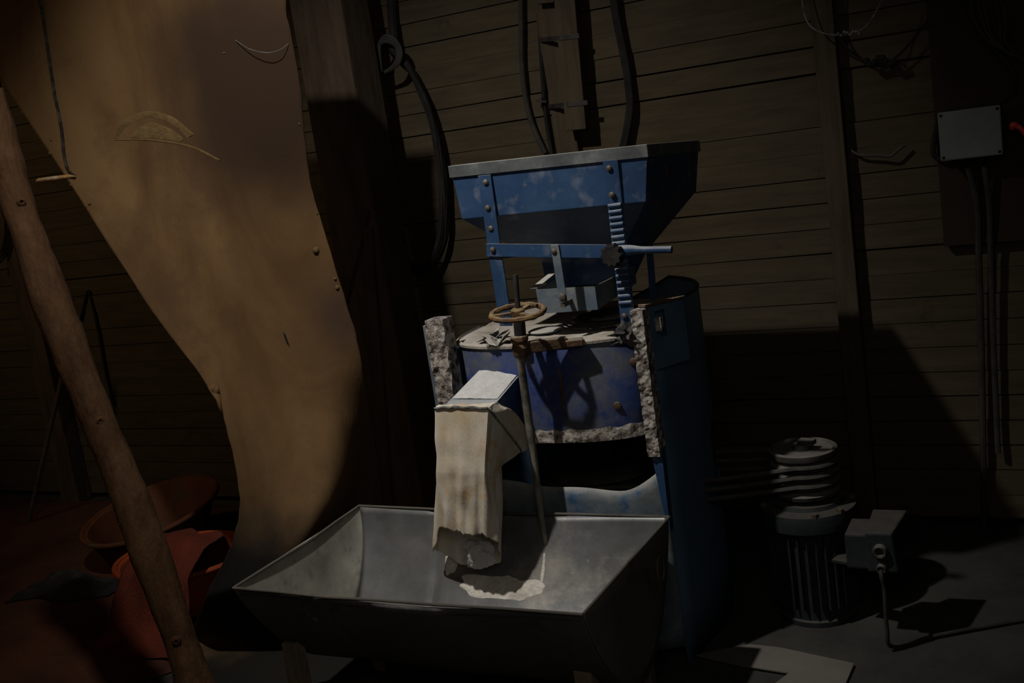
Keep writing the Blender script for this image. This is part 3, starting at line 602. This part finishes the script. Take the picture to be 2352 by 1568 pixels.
# ------------------------------------------------------------------ LOG POLE
bm = B(); P = spline([V(-2.62, 2.10, 1.93), V(-2.60, 2.10, 1.7), V(-2.53, 2.08, 1.42), V(-2.44, 2.06, 1.1), V(-2.35, 2.05, .80), V(-2.25, 2.02, .45), V(-2.19, 2.0, .25), V(-2.10, 1.97, -.0)], 10)
tube(bm, [p+V(.006*nz((p.z*5, 0, 0)), 0, 0) for p in P], [.049+.004*math.sin(i*.33)+.002*nz((i*.4, 0, 3)) for i in range(len(P))], 18)
for v in bm.verts: v.co += V(nz(v.co, 14), nz(v.co, 14, 5), 0)*.006
for z, a in ((1.35, .2), (1.0, 1.2), (.72, -.4), (.62, .4), (.4, .9), (1.62, 1.3)):
    k = min(range(len(P)), key=lambda i: abs(P[i].z-z)); d = V(math.sin(a)*.6, -math.cos(a), 0).normalized(); lathe(bm, P[k]+d*.046, [(.014, -.006), (.012, .003), (.006, .005), (.003, .001)], 10, d)
tag(obj('log_pole', bm, 'pole', smooth=True, origin=(-2.1, 1.97, 0)), 'peeled crooked log leaning from upper left down beside the trough', 'pole')

# ------------------------------------------------------------------ LEFT FLOOR THINGS
def basin(cx, cy, r, h, m, label, tilt=(0, 0), z0=0.0, scale=(1, 1)):
    t = root('round_tub', label, 'tub', (cx, cy, z0))
    bm = B(); lathe(bm, (cx, cy, z0), [(.001, .004), (r*.66, 0), (r*.7, .006), (r*.93, h*.92), (r, h*.94), (r*1.02, h*.985), (r*.985, h), (r*.92, h*.97), (r*.68, .014), (.001, .012)], 56, caps=False)
    for v in bm.verts:
        k = (v.co.z-z0)/h; v.co.z += k*(tilt[0]*(v.co.x-cx)+tilt[1]*(v.co.y-cy)); v.co.x = cx+(v.co.x-cx)*scale[0]; v.co.y = cy+(v.co.y-cy)*scale[1]
    obj('basin', bm, m, t, smooth=True)
    bm = B(); tube(bm, [V(cx+r*1.0*scale[0]*math.cos(a), cy+r*1.0*scale[1]*math.sin(a), z0+h*.985+tilt[0]*r*math.cos(a)*scale[0]+tilt[1]*r*math.sin(a)*scale[1]) for a in [2*PI*k/48 for k in range(49)]], .011, 8); obj('rim', bm, m, t, smooth=True)
    return t
basin(-3.70, 3.33, .30, .22, 'tub2', 'dull brownish orange tub on the floor, the rear of the two behind the log', (.05, .16))
basin(-3.14, 2.93, .265, .20, 'tub', 'bright orange tub, the front one behind the log, under the red sack', (.02, .02), scale=(1.06, .86))
bm = B()
def sackf(u, v):
    x = -3.2+.33*u; prof_ = [(2.90, .10), (2.92, .23), (2.90, .30), (2.82, .305), (2.755, .26), (2.70, .22), (2.66, .15), (2.62, .06), (2.56, .02), (2.50, .012)]
    k = v*(len(prof_)-1); i = min(int(k), len(prof_)-2); t = k-i; y = prof_[i][0]*(1-t)+prof_[i+1][0]*t; z = prof_[i][1]*(1-t)+prof_[i+1][1]*t
    spread = 1+.55*max(0, v-.45)
    x = -3.03+(x+3.03)*spread
    if .35 < v < 1: y -= .02
    z += .05*math.sin(u*3.1)*math.sin(PI*v)*(.5+u*.5)+.02*nz((u*5, v*6, 3))
    return V(x+.02*nz((u*4, v*5, 9)), y+.02*nz((u*5, v*5, 2)), max(.016, z))
grid(bm, sackf, 34, 48); tag(obj('woven_sack', bm, 'sack', smooth=True, solid=.004, origin=(-3.03, 2.75, 0)), 'red woven sack draped over the front tub, behind the log', 'sack')
bm = B()
def ragf(u, v):
    x = -4.02+.46*u+.02*nz((u*3, v*3, 0)); y = 2.76+.20*v+.12*u
    z = .018+(.03+.05*math.sin(PI*u))*math.sin(PI*v)**.7*math.sin(PI*min(1, u+.04))+.03*nz((u*6, v*4, 6))*math.sin(PI*v)
    return V(x, y+.03*math.sin(u*7), max(.016, z))
grid(bm, ragf, 36, 18); tag(obj('dark_rag', bm, 'blackrag', smooth=True, solid=.006, origin=(-3.8, 2.85, 0)), 'blackish rag lying on the floor left of the front orange tub', 'rag')
bm = B(); tube(bm, [at(70, 1222, 3.6)+V(0, 0, .05), at(152, 826, 3.75)], .012, 8); tag(obj('thin_stick', bm, 'beam', smooth=True), 'thin stick leaning on the far wall at the left, seen behind the log', 'stick')
bm = B(); tube(bm, spline([at(185, 735, 3.99), at(196, 690, 3.99), at(202, 668, 3.99), at(210, 690, 3.99), at(225, 755, 3.99), at(242, 850, 3.99), at(262, 930, 3.99)], 5), .008, 7); tag(obj('bent_cable', bm, 'rubber', smooth=True), 'black cable bent to a point on the far wall, right of the log', 'cable')
bm = B()
for k in range(3): tube(bm, spline([at(-14+k*4, 340, 3.9), at(14-k*5, 420+k*8, 3.9), at(22-k*5, 520, 3.88), at(10-k*3, 590-k*8, 3.88), at(-20, 610-k*10, 3.9)], 6), .006, 6)
tag(obj('cable_loop', bm, 'rubber', smooth=True), 'black cable loops at the far left edge, behind the log', 'cable')

# ------------------------------------------------------------------ HANGING COIL & UPPER CABLES
cc = root('cable_coil', 'black cable coil hanging on the thick timber post, left of the mill hopper', 'cable coil', at(885, 110, 3.75))
for k in range(9):
    bm = B(); rnd = random.Random(k); o_ = k*1.3
    P = [(884, 96), (905, 118), (938, 152), (968, 205+o_), (990, 270), (1010-o_*.6, 340), (1022-o_*.8, 420), (1026-o_, 500), (1018-o_, 560), (992-o_, 606+o_), (950, 610+o_), (915, 560+o_), (888+o_*.5, 470), (868+o_*.5, 370), (858+o_*.4, 260), (862, 170+o_), (872, 120)]
    tube(bm, spline([at(a+rnd.uniform(-3, 3), b, 3.945-.004*k+rnd.uniform(-.004, .004)) for a, b in P], 5), .0105, 6); obj('cable_turn', bm, 'rubber', cc, smooth=True)
bm = B()
for k in range(3): tube(bm, spline([at(868+k*4, 165, 3.87), at(866+k*3, 120-k*5, 3.87), at(882, 84+k*6, 3.87), at(908-k*3, 92+k*4, 3.88), at(922-k*4, 120, 3.88), at(912-k*4, 150, 3.88), at(880, 168, 3.89)], 6), .007, 6)
obj('binding', bm, 'greycable', cc, smooth=True)
bm = B(); tube(bm, spline([at(896, -60, 3.96), at(900, 30, 3.96), at(905, 100, 3.93)], 6), .019, 8); obj('hanger', bm, 'rubber', cc, smooth=True)
tb = root('strapped_battens', 'two wooden battens strapped side by side, hanging above the mill hopper', 'timber', at(1300, 300, 3.9))
bm = B(); bar(bm, at(1256, 26, 3.975), at(1312, 372, 3.975), .088, .03, (1, 0, 0)); obj('batten', bm, 'post', tb, bevel=.003)
bm = B(); bar(bm, at(1250, -120, 3.975), at(1256, 8, 3.975), .07, .03, (1, 0, 0)); obj('batten', bm, 'post', tb, bevel=.003)
bm = B(); bar(bm, at(1291, -120, 3.92), at(1328, 298, 3.92), .084, .05, (1, 0, 0)); obj('batten', bm, 'post', tb, bevel=.004)
for y in (87, 240):
    bm = B(); x = 1240+(y-87)*.13; a, b, c = at(x, y+5, 3.957), at(x+45, y, 3.893), at(x+90, y-5, 3.893)
    for p, q in ((a, b), (b, c)): bar(bm, p, q, .017, .003, (0, 0, 1))
    obj('metal_strap', bm, 'darkiron', tb)
for name, m, r, pts, lab in (
    ('hanging_cable', 'greycable', .011, [(1196, -60), (1197, 60), (1199, 150), (1208, 230), (1224, 290), (1252, 352)], 'grey cable hanging just left of the strapped battens'),
    ('hanging_cable', 'rubber', .008, [(1238, 30), (1241, 100), (1246, 180), (1250, 240), (1258, 300), (1268, 356)], 'thin black cable running along the left edge of the strapped battens'),
    ('hanging_cable', 'rubber', .0135, [(1402, -60), (1412, 30), (1428, 110), (1440, 180), (1445, 240), (1438, 300), (1426, 350)], 'black cable bundle hanging right of the strapped battens, above the hopper')):
    bm = B(); tube(bm, spline([at(a, b, 3.972) for a, b in pts], 8), r, 8)
    if r > .013: tube(bm, spline([at(a+6, b, 3.96) for a, b in pts], 8), .008, 8)
    tag(obj(name, bm, m, smooth=True), lab, 'cable')
bm = B(); c = at(1240, 236, 3.95); bar(bm, c+V(-.012, 0, .01), c+V(.03, 0, .0), .012, .008); bar(bm, c+V(.01, 0, .02), c+V(.0, 0, -.02), .01, .008); tag(obj('wall_clip', bm, 'darkiron'), 'small dark metal clip holding the thin cable by the battens', 'clip')
# broken wire on the wall and dangling wires at the upper right
bm = B(); tube(bm, spline([at(1838, -30, 3.88), at(1850, 40, 3.86), at(1872, 68, 3.84), at(1910, 80, 3.82), at(1950, 78, 3.82), at(1985, 64, 3.82), at(2010, 30, 3.84), at(2042, -30, 3.86)], 8), .003, 6)
for v in [at(1925+7*k, 78-k*.6+4*math.sin(k*2), 3.815) for k in range(8)]: bmesh.ops.create_icosphere(bm, subdivisions=1, radius=.0065, matrix=Matrix.Translation(v))
tag(obj('dangling_wire', bm, 'web', smooth=True), 'thin pale wire with cobweb dangling across the wall post, upper right', 'wire')
bm = B(); tube(bm, spline([at(1922, -30, 3.95), at(1920, 50, 3.95), at(1935, 95, 3.95), at(1970, 130, 3.94), at(2020, 150, 3.94), at(2065, 125, 3.94), at(2105, 80, 3.94), at(2132, 45, 3.94)], 8), .004, 6)
for v in [at(1990+9*k, 140+8*math.sin(k*1.3), 3.935) for k in range(8)]: bmesh.ops.create_icosphere(bm, subdivisions=2, radius=.012, matrix=Matrix.Translation(v))
tag(obj('dangling_wire', bm, 'rubber', smooth=True), 'black wire with a dusty clump sagging between wall post and brown board', 'wire')
bm = B(); tube(bm, spline([at(1955, 345, 3.97), at(1975, 356, 3.965), at(2015, 357, 3.96), at(2045, 358, 3.955), at(2062, 345, 3.955), at(2080, 332, 3.96)], 5), .005, 6); bar(bm, at(1955, 335, 3.98), at(1960, 362, 3.98), .01, .006)
tag(obj('wire_stub', bm, 'darkiron', smooth=True), 'short bent wire stub nailed to the planks right of the wall post', 'wire')

# ------------------------------------------------------------------ BOARD, JUNCTION BOX, CONDUITS
bm = B(); box(bm, -.395, .6, 3.955, 3.985, 1.025, 2.6); tag(obj('mounting_board', bm, 'board', bevel=.002, origin=(0, 3.97, 1.025)), 'dark brown board on the wall at upper right, carrying the grey box', 'board')
jb = root('junction_box', 'light grey square electrical box on the brown board, upper right', 'box', (-.28, 3.9, 1.31))
bm = B(); box(bm, -.372, -.192, 3.865, 3.955, 1.325, 1.475); obj('box_body', bm, 'boxgrey', jb, bevel=.004)
bm = B(); box(bm, -.376, -.188, 3.85, 3.864, 1.321, 1.479); lid = obj('box_lid', bm, 'boxgrey', jb, bevel=.005)
for x in (-.366, -.198):
    for z in (1.332, 1.468):
        bm = B(); lathe(bm, (x, 3.851, z), [(.0055, 0), (.005, .002)], 10, (0, -1, 0)); obj('screw', bm, 'rubber', lid)
bm = B()
for x in (-.31, -.26): bm = B(); lathe(bm, (x, 3.905, 1.325), [(.014, 0), (.014, -.02), (.009, -.026), (.009, -.04)], 12); obj('cable_gland', bm, 'rubber', jb, smooth=True)
bm = B(); lathe(bm, (-.192, 3.905, 1.405), [(.016, 0), (.016, .02), (.011, .03)], 12, (1, 0, 0)); obj('cable_gland', bm, 'rubber', jb, smooth=True)
bm = B(); tube(bm, spline([V(-.165, 3.90, 1.405), V(-.145, 3.895, 1.403), V(-.125, 3.89, 1.38), V(-.10, 3.89, 1.33), V(-.075, 3.89, 1.25), V(-.03, 3.9, 1.1)], 6), [.014, .014, .014, .014, .013, .012]+[.0085]*25, 8)
tag(obj('red_cable', bm, 'redcable', smooth=True), 'red cable leaving the right side of the grey electrical box', 'cable')
bm = B(); tube(bm, spline([at(2200, -50, 3.9), at(2240, 60, 3.9), at(2300, 130, 3.9), at(2332, 175, 3.9), at(2322, 215, 3.9), at(2285, 238, 3.9), at(2230, 250, 3.92), at(2170, 258, 3.92), at(2148, 310, 3.93), at(2145, 355, 3.93), at(2175, 372, 3.93)], 8), .009, 8); tag(obj('box_cable', bm, 'rubber', smooth=True), 'black cable looping around the upper side of the grey electrical box', 'cable')
rnd = random.Random(4); bm = B()
for k in range(5): tube(bm, spline([at(2225+k*14, -60, 3.85), at(2240+k*16+rnd.uniform(-9, 9), 40, 3.84), at(2275+k*9, 105+rnd.uniform(-9, 9), 3.83), at(2320+k*14, 120+k*8, 3.84), at(2400, 150+k*14, 3.85)], 5), .0035, 6)
tag(obj('wire_tangle', bm, 'greycable', smooth=True), 'tangle of thin dark wires at the top right corner', 'wire')
for k, (x, r, bot) in enumerate(((2240, .011, 1240), (2268, .010, 1040))):
    bm = B(); tube(bm, spline([V(-.30+.05*k, 3.905, 1.29), at(x+4, 470, 3.93), at(x+8, 600, 3.95), at(x+14, 800, 3.96), at(x+20, bot-100, 3.965), at(x+24, bot, 3.96)], 7), r, 8)
    tag(obj('box_conduit', bm, 'greycable', smooth=True), ('left one of two grey conduits going down the wall from the electrical box', 'right one of two grey conduits going down the wall from the electrical box')[k], 'conduit')

# ------------------------------------------------------------------ MOTOR & BELTS
MX, MY = -.772, 3.24
mo = root('electric_motor', 'dark ribbed upright electric motor with a grooved pulley, right of the mill', 'motor', (MX, MY, 0))
bm = B(); lathe(bm, (MX, MY, 0), [(.110, .0), (.122, .0), (.122, .014), (.114, .018), (.114, .05), (.114, .31), (.128, .315)], 48); obj('motor_body', bm, 'motor', mo, smooth=True)
for k in range(30):
    a = 2*PI*k/30; c, s = math.cos(a), math.sin(a)
    bm = B(); bar(bm, V(MX+c*.122, MY+s*.122, .055), V(MX+c*.122, MY+s*.122, .305), .022, .0035, (c, s, 0)); obj('cooling_fin', bm, 'motor', mo)
bm = B(); lathe(bm, (MX, MY, 0), [(.12, .305), (.147, .31), (.149, .345), (.145, .362), (.11, .368), (.105, .38), (.04, .385), (.035, .40)], 48); obj('end_bell', bm, 'motor', mo, smooth=True)
for a in (20, 110, 200, 290, -35):
    c, s = math.cos(math.radians(a)), math.sin(math.radians(a)); bm = B(); lathe(bm, (MX+c*.135, MY+s*.135, .355), [(.012, 0), (.012, .018), (.005, .02)], 6); obj('bolt', bm, 'bolt', mo)
bm = B(); pr = [(.03, .395), (.098, .398)]
for k in range(4):
    z = .41+k*.030; pr += [(.102, z), (.085, z+.011), (.102, z+.022)]
pr += [(.104, .532), (.104, .54), (.096, .544), (.088, .536), (.03, .536), (.03, .552), (.001, .552)]
lathe(bm, (MX, MY, 0), pr, 56); obj('pulley', bm, 'pulley', mo, smooth=True)
bm = B(); bar(bm, (MX-.008, MY, .56), (MX+.04, MY-.01, .56), .035, .014, (0, 1, 0)); obj('shaft_key', bm, 'pulley', mo, bevel=.001)
tbx = B(); box(tbx, -.63, -.495, 3.04, 3.17, .235, .342); tb_ = obj('terminal_box', tbx, 'motor', mo, bevel=.006)
bm = B(); hexa(bm, [(-.57, 3.03, .232), (-.485, 3.03, .232), (-.47, 3.19, .232), (-.57, 3.19, .232), (-.57, 3.03, .352), (-.495, 3.03, .352), (-.47, 3.19, .365), (-.57, 3.19, .365)]); obj('box_cover', bm, 'motor', tb_, bevel=.006)
for z, r in ((.300, .021), (.247, .015)):
    bm = B(); lathe(bm, (-.53, 3.032, z), [(r, 0), (r*1.05, .012), (r*.8, .02), (r*.55, .018), (r*.5, .004)], 18, (0, -1, 0)); obj('cable_gland', bm, 'pulley', tb_, smooth=True)
bm = B(); bar(bm, (-.68, 3.14, .225), (-.50, 3.09, .225), .06, .008, (0, 1, 0)); obj('box_ledge', bm, 'motor', tb_)
bm = B(); tube(bm, spline([V(-.53, 3.01, .247), V(-.527, 2.995, .235), V(-.523, 3.0, .19), V(-.525, 3.0, .08), V(-.515, 3.02, .008), V(-.40, 3.12, .006), V(-.1, 3.3, .006)], 7), .006, 8); tag(obj('motor_cable', bm, 'greycable', smooth=True), 'grey cable dropping from the motor terminal box to the floor', 'cable')
PX, PY, PR = mx, 3.17, .205
for k in range(3):
    z = .508-k*.030-.0; d = V(PX-MX, PY-MY, 0); L0 = d.length; e = d/L0; nrm = V(-e.y, e.x, 0); sg = (.098-PR)/L0
    pts = []; a0 = math.atan2(e.y, e.x); off = math.acos((PR-.098)/L0)
    zz = [.49, .46, .43][k]; zm = [.503, .473, .443][k]
    for i in range(21): a = a0+off+(2*PI-2*off)*i/20 - 0; pts.append(V(MX+.100*math.cos(a), MY+.100*math.sin(a), zm))
    for i in range(31): a = a0-off+2*off*i/30; pts.append(V(PX+PR*math.cos(a), PY+PR*math.sin(a), zz-.0))
    pts.append(pts[0]); P2 = []
    for p, q in zip(pts, pts[1:]):
        n = max(1, int((q-p).length/.05))
        for i in range(n): t = i/n; P2.append(p.lerp(q, t)-UP*(.012*math.sin(PI*t) if n > 4 else 0))
    bm = B(); tube(bm, P2+[P2[0]], .0085, 6, caps=False)
    tag(obj('drive_belt', bm, 'belt', smooth=True), ('top', 'middle', 'lowest')[k]+' of the black drive belts from the motor pulley into the mill', 'belt', 'drive belts')

# thin pale ragged patch on the floor in front of the motor
bm = B(); q = [(1600, 1505), (1655, 1492), (1722, 1480), (1790, 1487), (1850, 1500), (1962, 1524), (1930, 1600), (1740, 1600), (1812, 1546), (1700, 1528)]
def fl(px, py, z=.006):
    d = FW+IX*(px-1176)/FPX+IY*(py-784)/FPX; return EYE+d*((z-EYE.z)/d.z)
face(bm, [fl(a, b) for a, b in q]); tag(obj('pale_floor_patch', bm, 'floorpatch', solid=.004), 'thin pale ragged patch on the floor in front of the motor', 'floorpatch')
